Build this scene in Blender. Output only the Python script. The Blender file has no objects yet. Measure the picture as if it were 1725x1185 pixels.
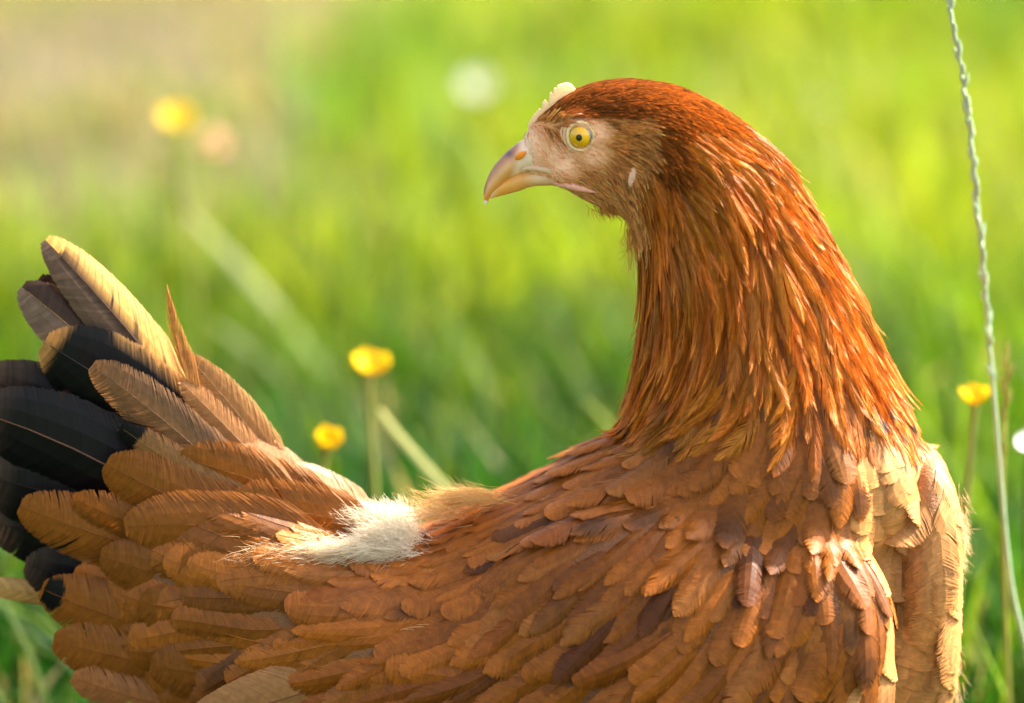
import bpy, bmesh, math, random
import numpy as np
from mathutils import Vector, Matrix, noise
from mathutils.bvhtree import BVHTree

random.seed(7)
R = np.random.default_rng(11)
SC = bpy.context.scene
COL = SC.collection

# ------------------------------------------------------------------ camera, sky, sun, exposure
PITCH = math.radians(14.0)          # the camera looks a little down on the hen
DIST = 1.5                          # metres from lens to the hen
HZ = 0.30                           # height of the aimed point above the lawn
S = 0.41 / 1725.0                   # metres per photo pixel at the hen
FWD = np.array([0, math.cos(PITCH), -math.sin(PITCH)])
UP = np.array([0, math.sin(PITCH), math.cos(PITCH)])
CAM = np.array([0, 0, HZ]) - FWD * DIST

cd = bpy.data.cameras.new("camera")
cam = bpy.data.objects.new("camera", cd)
COL.objects.link(cam)
cam.location = CAM
cam.rotation_euler = (math.pi / 2 - PITCH, 0, 0)
cd.sensor_width = 36
cd.lens = 36 * DIST / 0.41
cd.clip_start = 0.05
cd.clip_end = 600
cd.dof.use_dof = True
cd.dof.focus_distance = DIST - 0.02
cd.dof.aperture_fstop = cd.lens / 37.0
cd.dof.aperture_blades = 7
SC.camera = cam

SUN_EL, SUN_AZ = math.radians(46), math.radians(68)     # azimuth from +Y towards +X
sun_dir = Vector((math.cos(SUN_EL) * math.sin(SUN_AZ), math.cos(SUN_EL) * math.cos(SUN_AZ), math.sin(SUN_EL)))
sl = bpy.data.lights.new("sun", 'SUN')
sl.energy = 5.0
sl.angle = math.radians(0.55)
sl.color = (1.0, 0.90, 0.74)
sun = bpy.data.objects.new("sun", sl)
COL.objects.link(sun)
sun.location = (2, 2, 4)
sun.rotation_euler = sun_dir.to_track_quat('Z', 'Y').to_euler()

w = bpy.data.worlds.new("World")
SC.world = w
w.use_nodes = True
wn = w.node_tree.nodes
sky = wn.new('ShaderNodeTexSky')
sky.sky_type = 'NISHITA'
sky.sun_disc = False
sky.sun_elevation = SUN_EL
sky.sun_rotation = SUN_AZ
sky.dust_density = 5.0
sky.air_density = 0.8
sky.ozone_density = 0.3
wn['Background'].inputs['Strength'].default_value = 0.12
hazy = wn.new('ShaderNodeHueSaturation')      # thin white summer haze takes most of the blue out
hazy.inputs['Saturation'].default_value = .30
w.node_tree.links.new(sky.outputs[0], hazy.inputs['Color'])
w.node_tree.links.new(hazy.outputs[0], wn['Background'].inputs['Color'])

SC.view_settings.view_transform = 'Standard'
SC.view_settings.look = 'None'
SC.view_settings.exposure = 2.02
SC.view_settings.gamma = 1.0
SC.cycles.max_bounces = 8
SC.cycles.transmission_bounces = 6
SC.cycles.diffuse_bounces = 4

# ------------------------------------------------------------------ helpers
def at(px, py, dep=0.0):
    """photo pixel -> point in the vertical plane `dep` pixels nearer than the hen's middle"""
    d = FWD * DIST + np.array([1.0, 0, 0]) * (px - 862.5) * S + UP * (592.5 - py) * S
    k = (-dep * S - CAM[1]) / d[1]
    return CAM + d * k

def atY(px, py, Y):
    return at(px, py, -Y / S)

def flat(px, py, dep=0.0):
    """same, but thickness is added straight along Y (for closed volumes)"""
    p = at(px, py, 0)
    p[1] -= dep * S
    return p

def pix(p):
    v = np.asarray(p) - CAM
    z = v @ FWD
    return 862.5 + v[0] / z * DIST / S, 592.5 - (v @ UP) / z * DIST / S

def lin(h):
    c = [int(h[i:i + 2], 16) / 255 for i in (1, 3, 5)]
    return np.array([x / 12.92 if x <= .04045 else ((x + .055) / 1.055) ** 2.4 for x in c])

def make_mesh(name, V, F, col=None, smooth=False):
    """V (n,3), F list of (k,4)/(k,3) index arrays, col (n,3)"""
    me = bpy.data.meshes.new(name)
    V = np.asarray(V, dtype=np.float32)
    me.vertices.add(len(V))
    me.vertices.foreach_set('co', V.ravel())
    Fs = F if isinstance(F, list) else [F]
    loops = np.concatenate([f.ravel() for f in Fs]).astype(np.int32)
    tot = np.concatenate([np.full(len(f), f.shape[1], np.int32) for f in Fs])
    st = np.concatenate([[0], np.cumsum(tot)[:-1]]).astype(np.int32)
    me.loops.add(len(loops))
    me.loops.foreach_set('vertex_index', loops)
    me.polygons.add(len(tot))
    me.polygons.foreach_set('loop_start', st)
    me.polygons.foreach_set('loop_total', tot)
    me.polygons.foreach_set('use_smooth', np.full(len(tot), smooth))
    me.update(calc_edges=True)
    if col is not None:
        a = me.color_attributes.new('col', 'FLOAT_COLOR', 'POINT')
        c = np.ones((len(V), 4), np.float32)
        c[:, :3] = np.clip(col, 0, 1)
        a.data.foreach_set('color', c.ravel())
    return me

def link(name, me, mat, parent=None, label=None, cat=None, group=None, kind=None):
    o = bpy.data.objects.new(name, me)
    COL.objects.link(o)
    if me is not None and mat is not None:
        me.materials.append(mat)
    if parent is not None:
        o.parent = parent
        o.matrix_parent_inverse = Matrix.Translation(-Vector(parent.location))
    for k, v in (('label', label), ('category', cat), ('group', group), ('kind', kind)):
        if v:
            o[k] = v
    return o

class Bag:
    def __init__(s):
        s.V, s.Q, s.C, s.n = [], [], [], 0
    def add(s, V, Q, C):
        s.V.append(V); s.Q.append(Q + s.n); s.C.append(C); s.n += len(V)
    def mesh(s, name, smooth=False):
        return make_mesh(name, np.concatenate(s.V), np.concatenate(s.Q), np.concatenate(s.C), smooth)

def unit(v):
    return v / (np.linalg.norm(v, axis=-1, keepdims=True) + 1e-12)

# ------------------------------------------------------------------ materials
def mat_attr(name, rough=.6, transl=.3, spec=.25, noise_scale=0, noise_amt=0, tboost=(1, 1, 1), sheen=0, bump=0, sss=0, bump_scale=900, coat=0, gain=1.0):
    m = bpy.data.materials.new(name)
    m.use_nodes = True
    nt = m.node_tree
    N, L = nt.nodes, nt.links
    b = N['Principled BSDF']
    out = N['Material Output']
    a = N.new('ShaderNodeAttribute')
    a.attribute_name = 'col'
    c = a.outputs['Color']
    if noise_amt:
        tc = N.new('ShaderNodeTexCoord')
        nz = N.new('ShaderNodeTexNoise')
        nz.inputs['Scale'].default_value = noise_scale
        nz.inputs['Detail'].default_value = 4
        L.new(tc.outputs['Object'], nz.inputs['Vector'])
        mr = N.new('ShaderNodeMapRange')
        mr.inputs['From Min'].default_value = .25
        mr.inputs['From Max'].default_value = .75
        mr.inputs['To Min'].default_value = (1 - noise_amt) * gain
        mr.inputs['To Max'].default_value = (1 + noise_amt) * gain
        L.new(nz.outputs[0], mr.inputs[0])
        mx = N.new('ShaderNodeVectorMath')
        mx.operation = 'SCALE'
        L.new(c, mx.inputs[0])
        L.new(mr.outputs[0], mx.inputs['Scale'])
        c = mx.outputs[0]
    L.new(c, b.inputs['Base Color'])
    b.inputs['Roughness'].default_value = rough
    b.inputs['Specular IOR Level'].default_value = spec
    b.inputs['Coat Weight'].default_value = coat
    if sheen:
        b.inputs['Sheen Weight'].default_value = sheen
        b.inputs['Sheen Roughness'].default_value = .4
    if sss:
        b.inputs['Subsurface Weight'].default_value = sss
        b.inputs['Subsurface Radius'].default_value = (1, .45, .25)
        b.inputs['Subsurface Scale'].default_value = .004
    if bump:
        tc = N.new('ShaderNodeTexCoord')
        nz = N.new('ShaderNodeTexNoise')
        nz.inputs['Scale'].default_value = bump_scale
        nz.inputs['Detail'].default_value = 3
        bp = N.new('ShaderNodeBump')
        bp.inputs['Strength'].default_value = bump
        bp.inputs['Distance'].default_value = .0006
        L.new(tc.outputs['Object'], nz.inputs['Vector'])
        L.new(nz.outputs[0], bp.inputs['Height'])
        L.new(bp.outputs[0], b.inputs['Normal'])
    if transl:
        t = N.new('ShaderNodeBsdfTranslucent')
        tm = N.new('ShaderNodeVectorMath')
        tm.operation = 'MULTIPLY'
        tm.inputs[1].default_value = tboost
        L.new(c, tm.inputs[0])
        L.new(tm.outputs[0], t.inputs['Color'])
        ms = N.new('ShaderNodeMixShader')
        ms.inputs[0].default_value = transl
        L.new(b.outputs[0], ms.inputs[1])
        L.new(t.outputs[0], ms.inputs[2])
        L.new(ms.outputs[0], out.inputs['Surface'])
    return m

M_FEATHER = mat_attr('feather', rough=.45, transl=.25, spec=.30, noise_scale=420, noise_amt=.18, tboost=(1.3, 1.05, .8), gain=.80)
M_COVERT = mat_attr('covert_feather', rough=.5, transl=.09, spec=.28, noise_scale=300, noise_amt=.22, tboost=(1.15, 1.0, .85), gain=.80)
M_DOWN = mat_attr('down', rough=.9, transl=.5, spec=.1)
M_SKIN = mat_attr('skin_and_underplumage', rough=.6, transl=0, spec=.3, noise_scale=500, noise_amt=.14, bump=1.0, sss=.12, bump_scale=900)
M_HORN = mat_attr('beak_horn', rough=.3, transl=0, spec=.5, noise_scale=300, noise_amt=.06, bump=.1, sss=.25)
M_COMB = mat_attr('comb_flesh', rough=.5, transl=.45, spec=.3, bump=.6, sss=.3)
M_EYE = mat_attr('eye_wet', rough=.08, transl=0, spec=.6, coat=.6)
M_LEG = mat_attr('leg_scale', rough=.5, transl=0, spec=.3, bump=.6, bump_scale=500)
M_GRASS = mat_attr('grass_blade', rough=.5, transl=.5, spec=.18, noise_scale=60, noise_amt=.12, gain=.98, tboost=(1.5, 1.45, .8))
M_PETAL = mat_attr('petal', rough=.35, transl=.35, spec=.4)
M_STEM = mat_attr('stem', rough=.5, transl=.2, spec=.3, noise_scale=200, noise_amt=.12, gain=.88)

# ------------------------------------------------------------------ setting: ground and sky-lit lawn
def plain_mat(name, c1, c2, scale, rough=.9, c3=None):
    m = bpy.data.materials.new(name)
    m.use_nodes = True
    N, L = m.node_tree.nodes, m.node_tree.links
    b = N['Principled BSDF']
    tc = N.new('ShaderNodeTexCoord')
    nz = N.new('ShaderNodeTexNoise')
    nz.inputs['Scale'].default_value = scale
    nz.inputs['Detail'].default_value = 8
    nz.inputs['Roughness'].default_value = .65
    cr = N.new('ShaderNodeValToRGB')
    cr.color_ramp.elements[0].position = .35
    cr.color_ramp.elements[1].position = .68
    cr.color_ramp.elements[0].color = (*c1, 1)
    cr.color_ramp.elements[1].color = (*c2, 1)
    L.new(tc.outputs['Object'], nz.inputs['Vector'])
    L.new(nz.outputs[0], cr.inputs[0])
    L.new(cr.outputs[0], b.inputs['Base Color'])
    b.inputs['Roughness'].default_value = rough
    bp = N.new('ShaderNodeBump')
    bp.inputs['Strength'].default_value = .6
    bp.inputs['Distance'].default_value = .01
    L.new(nz.outputs[0], bp.inputs['Height'])
    L.new(bp.outputs[0], b.inputs['Normal'])
    return m

G = 250.0
link('ground', make_mesh('ground', [(-G, -G, 0), (G, -G, 0), (G, G, 0), (-G, G, 0)], np.array([[0, 1, 2, 3]])),
     plain_mat('turf_soil', (.035, .06, .012), (.07, .13, .02), 9), kind='structure')

DIRT = np.array([(-.17, 1.55), (-.22, 1.95), (-.20, 2.4), (-.13, 2.75), (-.10, 3.3), (-.3, 3.9), (-.9, 4.1), (-1.7, 3.7), (-1.9, 2.6), (-1.5, 1.5), (-.85, 1.22), (-.4, 1.28)])
def in_dirt(x, y):
    ins = np.zeros(np.shape(x), bool)
    n = len(DIRT)
    for i in range(n):
        x1, y1 = DIRT[i]
        x2, y2 = DIRT[(i + 1) % n]
        c = ((y1 > y) != (y2 > y)) & (x < (x2 - x1) * (y - y1) / (y2 - y1 + 1e-12) + x1)
        ins ^= c
    return ins
# wobbly outlined sheet of bare soil
ring = []
for i in range(len(DIRT)):
    a, b_ = DIRT[i], DIRT[(i + 1) % len(DIRT)]
    for k in range(6):
        p = a + (b_ - a) * k / 6 + R.normal(0, .022, 2)
        ring.append((p[0], p[1], .004))
cen = np.array(ring).mean(0)
V = np.array(ring + [tuple(cen)])
n_ = len(ring)
link('dirt_patch', make_mesh('dirt_patch', V, np.array([[i, (i + 1) % n_, n_] for i in range(n_)])),
     plain_mat('bare_soil', (.036, .031, .016), (.115, .084, .045), 5), kind='structure')

def blades(x, y, h, wid, lean, az, curl, col, z0=0.0):
    """many grass blades at once: 4 cross-sections, 3 quads each"""
    n = len(x)
    t = np.array([0, .38, .72, 1.0])[None, :, None]
    d = np.stack([np.cos(az), np.sin(az), np.zeros(n)], 1)[:, None, :]
    sd = np.stack([-np.sin(az), np.cos(az), np.zeros(n)], 1)[:, None, :]
    hh = h[:, None, None]
    off = lean[:, None, None] * t + curl[:, None, None] * t ** 2.2
    p = np.stack([x, y, np.full(n, z0)], 1)[:, None, :] + d * off * hh
    up = hh * t * (1 - .35 * np.minimum(1.2, off) ** 2 * .6)
    p = p + np.array([0, 0, 1.0]) * up
    wt = wid[:, None, None] * np.array([.8, 1, .75, .06])[None, :, None] * .5
    tw = R.normal(0, .5, n)[:, None, None] * t
    sd2 = unit(sd * np.cos(tw) + d * np.sin(tw))
    V = np.stack([p - sd2 * wt, p + sd2 * wt], 2).reshape(-1, 3)
    base = (np.arange(n) * 8)[:, None, None]
    q = np.array([[0, 1, 3, 2], [2, 3, 5, 4], [4, 5, 7, 6]])[None]
    C = np.repeat(col, 8, axis=0)
    return V, (base + q).reshape(-1, 4), C

GREENS = np.array([(.085, .175, .008), (.128, .208, .008), (.18, .24, .009), (.05, .14, .010), (.225, .26, .011), (.09, .18, .018)])
def lawn(n, xr, yr, hr, wr, fine):
    x = R.uniform(*xr, n)
    y = R.uniform(*yr, n)
    # clumpy heights and tints
    f = np.array([noise.noise((a * 3.1, b * 3.1, 0.3)) for a, b in zip(x[::1], y[::1])])
    g = np.array([noise.noise((a * 1.3 + 9, b * 1.3, 1.7)) for a, b in zip(x[::1], y[::1])])
    dirt = in_dirt(x - .16 * np.maximum(0, g) - np.abs(R.normal(0, .12, n)), y + R.normal(0, .12, n))
    keep = ~dirt | (R.random(n) < .20 + .35 * (f + g > .05))
    # no blades through the hen's breast and legs
    keep &= ~((np.abs(x) < .22) & (np.abs(y) < .10))
    x, y, f, g, dirt = x[keep], y[keep], f[keep], g[keep], dirt[keep]
    n = len(x)
    h = R.uniform(*hr, n) * (1 + .55 * f) * np.where(dirt, .4, 1)
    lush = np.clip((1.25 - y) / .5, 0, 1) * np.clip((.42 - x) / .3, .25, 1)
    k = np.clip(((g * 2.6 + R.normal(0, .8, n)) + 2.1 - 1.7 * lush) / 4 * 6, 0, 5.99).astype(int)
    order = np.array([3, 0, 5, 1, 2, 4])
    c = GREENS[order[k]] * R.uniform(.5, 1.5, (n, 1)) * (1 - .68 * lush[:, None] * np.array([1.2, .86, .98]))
    # dead straw among the green
    dry = R.random(n) < np.where(dirt, .6, .035)
    c[dry] = np.array([.34, .27, .13]) * R.uniform(.6, 1.2, (dry.sum(), 1))
    wid = R.uniform(*wr, n)
    lean = np.abs(R.normal(.18, .2, n))
    curl = np.abs(R.normal(.2, .3, n))
    az = R.uniform(0, 2 * np.pi, n)
    return blades(x, y, h, wid, lean, az, curl, c)
b = Bag()
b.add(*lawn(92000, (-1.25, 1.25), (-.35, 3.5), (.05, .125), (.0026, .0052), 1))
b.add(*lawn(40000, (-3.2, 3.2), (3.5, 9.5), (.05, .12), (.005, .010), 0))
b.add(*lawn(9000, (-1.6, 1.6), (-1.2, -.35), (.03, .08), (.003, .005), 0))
n = 2600
x = R.uniform(-.9, .9, n); y = R.uniform(.12, 1.5, n)
k = ~in_dirt(x, y)
x, y = x[k], y[k]; n = len(x)
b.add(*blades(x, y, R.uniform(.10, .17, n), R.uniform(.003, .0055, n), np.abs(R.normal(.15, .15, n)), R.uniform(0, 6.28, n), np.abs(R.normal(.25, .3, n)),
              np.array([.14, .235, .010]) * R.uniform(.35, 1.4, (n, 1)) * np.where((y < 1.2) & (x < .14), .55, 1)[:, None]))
link('grass', b.mesh('grass', True), M_GRASS, kind='stuff', label='lush backlit green lawn grass out of focus behind the hen', cat='grass')
# dry straw lying on the soil
n = 5000
x = R.uniform(-1.8, -.1, n); y = R.uniform(1.2, 4.0, n)
k = in_dirt(x, y); x, y = x[k], y[k]; n = len(x)
b = Bag()
b.add(*blades(x, y, R.uniform(.02, .06, n), R.uniform(.002, .006, n), R.uniform(1.2, 4, n), R.uniform(0, 6.28, n), R.uniform(0, .6, n),
              np.array([.20, .155, .085]) * R.uniform(.35, 1.3, (n, 1)), .006))
link('straw_litter', b.mesh('straw_litter', True), M_STEM, kind='stuff', label='pale dry straw scattered over the bare soil patch', cat='straw')

# ------------------------------------------------------------------ the hen: one continuous body
hen = link('hen', None, None, label='reddish brown hen looking back over its body, yellow eye, black and tan tail', cat='hen')
hen.location = (flat(1080, 592)[0], 0, 0)

def loft(sections, nseg=40, power=2.0):
    """sections: (ax,ay, bx,by, rz): two silhouette points and the half thickness"""
    V, F = [], []
    for (ax, ay, bx, by, rz) in sections:
        A, B = flat(ax, ay), flat(bx, by)
        c, hv = (A + B) / 2, (A - B) / 2
        for j in range(nseg):
            th = 2 * math.pi * j / nseg
            ct, st = math.cos(th), math.sin(th)
            e = 2 / power
            V.append(c + hv * math.copysign(abs(ct) ** e, ct) + np.array([0, -rz * S, 0]) * math.copysign(abs(st) ** e, st))
    m = len(sections)
    for i in range(m - 1):
        for j in range(nseg):
            F.append((i * nseg + j, i * nseg + (j + 1) % nseg, (i + 1) * nseg + (j + 1) % nseg, (i + 1) * nseg + j))
    F.append(tuple(range(nseg))[::-1])
    F.append(tuple((m - 1) * nseg + j for j in range(nseg)))
    return V, F

def resample(sections, k):
    """Catmull-Rom between silhouette sections"""
    P = np.array(sections, float)
    out = []
    for i in range(len(P) - 1):
        p0, p1, p2, p3 = P[max(i - 1, 0)], P[i], P[i + 1], P[min(i + 2, len(P) - 1)]
        for j in range(k):
            t = j / k
            out.append(.5 * (2 * p1 + (p2 - p0) * t + (2 * p0 - 5 * p1 + 4 * p2 - p3) * t * t + (3 * p1 - p0 - 3 * p2 + p3) * t ** 3))
    out.append(P[-1])
    return out

TORSO = [(200, 900, 200, 1120, 50), (300, 830, 300, 1230, 100), (400, 820, 400, 1270, 145), (500, 845, 500, 1320, 185),
         (600, 885, 600, 1320, 220), (700, 905, 700, 1335, 250), (800, 862, 800, 1340, 268), (900, 815, 900, 1345, 275),
         (1000, 760, 1000, 1345, 280), (1100, 720, 1100, 1345, 280), (1200, 700, 1200, 1335, 272), (1300, 690, 1300, 1320, 250),
         (1400, 690, 1400, 1300, 190), (1480, 700, 1480, 1330, 128), (1535, 735, 1535, 1290, 126), (1572, 785, 1572, 1250, 116),
         (1595, 845, 1595, 1180, 105), (1606, 920, 1606, 1090, 50)]
NECK = [(880, 233, 893, 300, 18), (892, 214, 912, 306, 29), (907, 198, 932, 311, 38), (926, 182, 955, 318, 46), (950, 164, 980, 332, 54),
        (985, 147, 1010, 346, 62), (1030, 137, 1040, 358, 70), (1085, 138, 1056, 366, 78), (1148, 151, 1064, 382, 86), (1216, 186, 1070, 400, 94),
        (1282, 236, 1076, 422, 102), (1330, 288, 1080, 452, 110), (1362, 348, 1083, 490, 118), (1391, 405, 1084, 528, 128), (1424, 470, 1082, 565, 140),
        (1458, 535, 1078, 612, 156), (1484, 605, 1072, 662, 178), (1508, 665, 1060, 722, 200), (1540, 745, 1030, 800, 225), (1540, 860, 1010, 900, 225)]

bm = bmesh.new()
def add_loft(sec, k=4, nseg=40, power=2.0):
    V, F = loft(resample(sec, k), nseg, power)
    vs = [bm.verts.new(v) for v in V]
    for f in F:
        bm.faces.new([vs[i] for i in f])
def add_blob(px, py, wz, rx, ry, rz, rot=0):
    c = flat(px, py, wz)
    mt = Matrix.Translation(Vector(c)) @ Matrix.Rotation(math.radians(rot), 4, 'Y') @ Matrix.Diagonal((rx * S, rz * S, ry * S, 1))
    bmesh.ops.create_icosphere(bm, subdivisions=4, radius=1, matrix=mt)
add_loft(TORSO, power=2.15)
add_loft(NECK)
for sgn in (1, -1):
    add_blob(1135, 1065, 186 * sgn, 362, 270, 126, 12)          # folded wing
    add_blob(1462, 790, 88 * sgn, 66, 110, 74, -12)             # shoulder lump before the wing
    add_blob(1552, 940, 48 * sgn, 58, 190, 96, 2)
    add_blob(1338, 1015, 178 * sgn, 150, 195, 114, 0)             # breast
    add_blob(1062, 250, 62 * sgn, 26, 30, 16, 0)               # ear tuft
    add_blob(1000, 205, 40 * sgn, 60, 26, 22, 8)               # brow
    add_blob(985, 285, 34 * sgn, 60, 34, 22, 10)               # cheek
bmesh.ops.recalc_face_normals(bm, faces=bm.faces)
me = bpy.data.meshes.new('tmp_body')
bm.to_mesh(me)
bm.free()
tmp = bpy.data.objects.new('tmp_body', me)
COL.objects.link(tmp)
md = tmp.modifiers.new('r', 'REMESH')
md.mode = 'VOXEL'
md.voxel_size = 5.5 * S
md2 = tmp.modifiers.new('s', 'SMOOTH')
md2.iterations = 7
md2.factor = .5
dg = bpy.context.evaluated_depsgraph_get()
ev = tmp.evaluated_get(dg)
body_me = bpy.data.meshes.new_from_object(ev)
bpy.data.objects.remove(tmp)
bpy.data.meshes.remove(me)
nv = len(body_me.vertices)
BV = np.zeros(nv * 3); body_me.vertices.foreach_get('co', BV); BV = BV.reshape(-1, 3)
BF = [tuple(p.vertices) for p in body_me.polygons]
bvh = BVHTree.FromPolygons([Vector(v) for v in BV], BF)

# ---- flow of the plumage: photo position, direction (y down), feather length, width, kind
FLOW = [
 (925, 195, .75, -.6, 22, 7, 'h'), (960, 165, .9, -.35, 24, 7, 'h'), (1000, 145, 1, -.15, 26, 8, 'h'), (1060, 135, 1, .02, 28, 8, 'h'), (1120, 145, 1, .2, 32, 9, 'h'),
 (920, 225, .5, .6, 18, 5, 'h'), (1000, 190, 1, .02, 24, 8, 'h'), (1060, 185, 1, .1, 28, 9, 'h'), (1110, 200, .95, .35, 34, 11, 'h'), (1040, 230, 1, .1, 24, 8, 'h'), (1060, 265, .9, .3, 26, 8, 'h'),
 (960, 300, .9, .35, 16, 5, 'h'), (1000, 335, .75, .65, 24, 7, 'h'), (1040, 350, .5, .85, 30, 9, 'h'), (1010, 285, .85, .5, 18, 5, 'h'), (1040, 310, .6, .8, 22, 6, 'h'), (940, 312, .9, .3, 16, 5, 'h'),
 (1110, 260, .75, .65, 46, 13, 'h'), (1180, 185, .9, .45, 46, 14, 'h'), (1170, 240, .75, .62, 56, 16, 'k'),
 (1100, 320, .35, .95, 55, 14, 'k'), (1250, 250, .7, .7, 66, 20, 'k'), (1310, 280, .6, .8, 80, 24, 'k'), (1360, 350, .5, .87, 96, 26, 'k'),
 (1200, 340, .5, .85, 80, 20, 'k'), (1130, 380, .15, 1, 90, 20, 'k'), (1085, 440, .06, 1, 110, 22, 'k'), (1160, 470, .18, 1, 125, 26, 'k'), (1280, 450, .32, .95, 115, 28, 'k'),
 (1400, 440, .42, .9, 115, 28, 'k'), (1460, 530, .4, .92, 125, 30, 'k'), (1490, 600, .42, .9, 120, 34, 'k'), (1390, 560, .15, 1, 135, 32, 'k'), (1250, 560, .05, 1, 140, 32, 'k'), (1110, 560, -.06, 1, 140, 28, 'k'),
 (1080, 640, -.45, .85, 140, 30, 'k'), (1160, 640, -.3, .95, 135, 34, 'k'), (1270, 640, -.12, 1, 120, 38, 'k'), (1370, 640, .05, 1, 110, 38, 'k'), (1470, 650, .3, .95, 105, 42, 'k'),
 (1030, 720, -.9, .5, 125, 46, 'w'), (1100, 730, -.85, .55, 110, 52, 'w'), (1200, 715, -.7, .7, 100, 56, 'w'), (1300, 725, -.3, .95, 95, 58, 'w'), (1400, 720, .05, 1, 90, 60, 'w'),
 (950, 770, -.92, .45, 130, 56, 'w'), (880, 810, -.93, .42, 130, 58, 'w'), (1050, 800, -.85, .55, 115, 60, 'w'), (1180, 800, -.72, .7, 100, 60, 'w'), (1300, 800, -.45, .9, 90, 58, 'w'), (1400, 830, -.15, 1, 85, 56, 'w'),
 (800, 850, -.94, .4, 140, 56, 'w'), (740, 900, -.96, .3, 140, 60, 'w'), (900, 900, -.86, .5, 120, 62, 'w'), (1020, 920, -.75, .65, 115, 62, 'w'), (1150, 930, -.6, .8, 110, 60, 'w'), (1280, 930, -.42, .9, 100, 58, 'w'), (1400, 940, -.15, 1, 85, 52, 'w'), (1460, 950, .02, 1, 80, 50, 'w'),
 (700, 1000, -.95, .32, 150, 68, 'w'), (850, 1020, -.84, .55, 140, 70, 'w'), (1000, 1060, -.74, .66, 140, 72, 'w'), (1150, 1070, -.6, .8, 130, 70, 'w'), (1300, 1080, -.42, .9, 110, 64, 'w'), (1420, 1080, -.2, 1, 95, 58, 'w'),
 (700, 1130, -.92, .4, 170, 75, 'w'), (900, 1160, -.82, .57, 160, 75, 'w'), (1100, 1180, -.7, .7, 150, 75, 'w'), (1300, 1190, -.5, .85, 120, 70, 'w'), (1430, 1180, -.3, .95, 100, 62, 'w'),
 (1455, 730, .2, 1, 70, 60, 'b'), (1500, 790, .15, 1, 85, 62, 'b'), (1480, 850, .0, 1, 85, 60, 'b'), (1560, 780, .3, .95, 110, 68, 'b'), (1590, 860, .18, 1, 120, 72, 'b'), (1540, 880, .08, 1, 105, 66, 'b'), (1520, 980, -.05, 1, 110, 66, 'b'), (1600, 980, 0, 1, 125, 70, 'b'),
 (1530, 1090, -.25, .97, 120, 66, 'b'), (1600, 1080, -.3, .95, 110, 62, 'b'), (1540, 1180, -.4, .92, 120, 66, 'b'), (1500, 1300, -.7, .7, 120, 70, 'b'), (1200, 1310, -1, .2, 140, 80, 'b'), (900, 1330, -1, 0, 140, 85, 'b'),
 (640, 920, -.97, .1, 140, 70, 'r'), (560, 880, -.9, -.2, 150, 78, 'r'), (470, 840, -.75, -.6, 150, 80, 'r'), (380, 860, -.75, -.6, 160, 84, 'r'), (300, 920, -.85, -.4, 160, 84, 'r'), (500, 960, -.95, -.1, 170, 84, 'r'), (600, 1020, -.96, .15, 170, 84, 'r'),
 (420, 1020, -.98, -.05, 170, 86, 'r'), (300, 1060, -.98, .05, 160, 84, 'r'), (520, 1110, -.93, .3, 170, 86, 'r'), (350, 1160, -.9, .35, 160, 84, 'r'), (560, 1200, -.9, .4, 160, 84, 'r'), (600, 1380, -1, .2, 160, 90, 'r'), (250, 1000, -1, 0, 140, 80, 'r'),
]
FP = np.array([f[:2] for f in FLOW], float)
FD = unit(np.array([f[2:4] for f in FLOW], float))
FL = np.array([f[4:6] for f in FLOW], float)
FT = [f[6] for f in FLOW]
def field(px, py):
    d2 = (FP[:, 0] - px) ** 2 + (FP[:, 1] - py) ** 2
    wt = 1 / (d2 + 30) ** 2
    wt /= wt.sum()
    d = wt @ FD
    lw = wt @ FL
    return d / (np.linalg.norm(d) + 1e-9), lw[0], lw[1], FT[int(d2.argmin())]
def mirror_pix(p):
    return pix((p[0], -abs(p[1]), p[2]))

# bare skin of the face: blobs (px,py,r)
BARE = [(893, 240, 30), (902, 258, 27), (930, 262, 26), (948, 275, 30), (978, 230, 29), (1006, 224, 20), (1000, 262, 22), (900, 285, 30), (925, 296, 26)]
def bareness(px, py):
    return max(0.0, max(1.25 - math.hypot((px - a) / r, (py - c) / r) for a, c, r in BARE))

C_SKIN = np.array([.98, .55, .35]); C_CERE = np.array([.88, .66, .48])
C_UNDER = {'h': np.array([.30, .10, .022]), 'k': np.array([.20, .055, .014]), 'w': np.array([.16, .06, .022]), 'b': np.array([.34, .16, .07]), 'r': np.array([.20, .085, .03])}
BC = np.zeros((nv, 3))
for i, v in enumerate(BV):
    px, py = mirror_pix(v)
    if px < 1130 and py < 390:
        k = FT[int(((FP[:, 0] - px) ** 2 + (FP[:, 1] - py) ** 2).argmin())]
        c = C_UNDER[k] if py < 205 or px > 1085 else np.array([.58, .27, .10])
        bb = min(1, bareness(px, py) * 1.05) * (1 - .25 * max(0, noise.noise((px / 9, py / 9, 0))))
        sk = C_SKIN if px > 905 else C_SKIN + (C_CERE - C_SKIN) * min(1, (905 - px) / 18)
        if math.hypot((px - 1072) / 12, (py - 243) / 22) < 1:
            c = np.array([.05, .02, .02])
        BC[i] = c * (1 - bb) + sk * bb
    else:
        BC[i] = C_UNDER[FT[int(((FP[:, 0] - px) ** 2 + (FP[:, 1] - py) ** 2).argmin())]]
a = body_me.color_attributes.new('col', 'FLOAT_COLOR', 'POINT')
c4 = np.ones((nv, 4), np.float32); c4[:, :3] = BC
a.data.foreach_set('color', c4.ravel())
body_me.polygons.foreach_set('use_smooth', np.ones(len(BF), bool))
body_me.materials.clear()
link('body', body_me, M_SKIN, hen)

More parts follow.
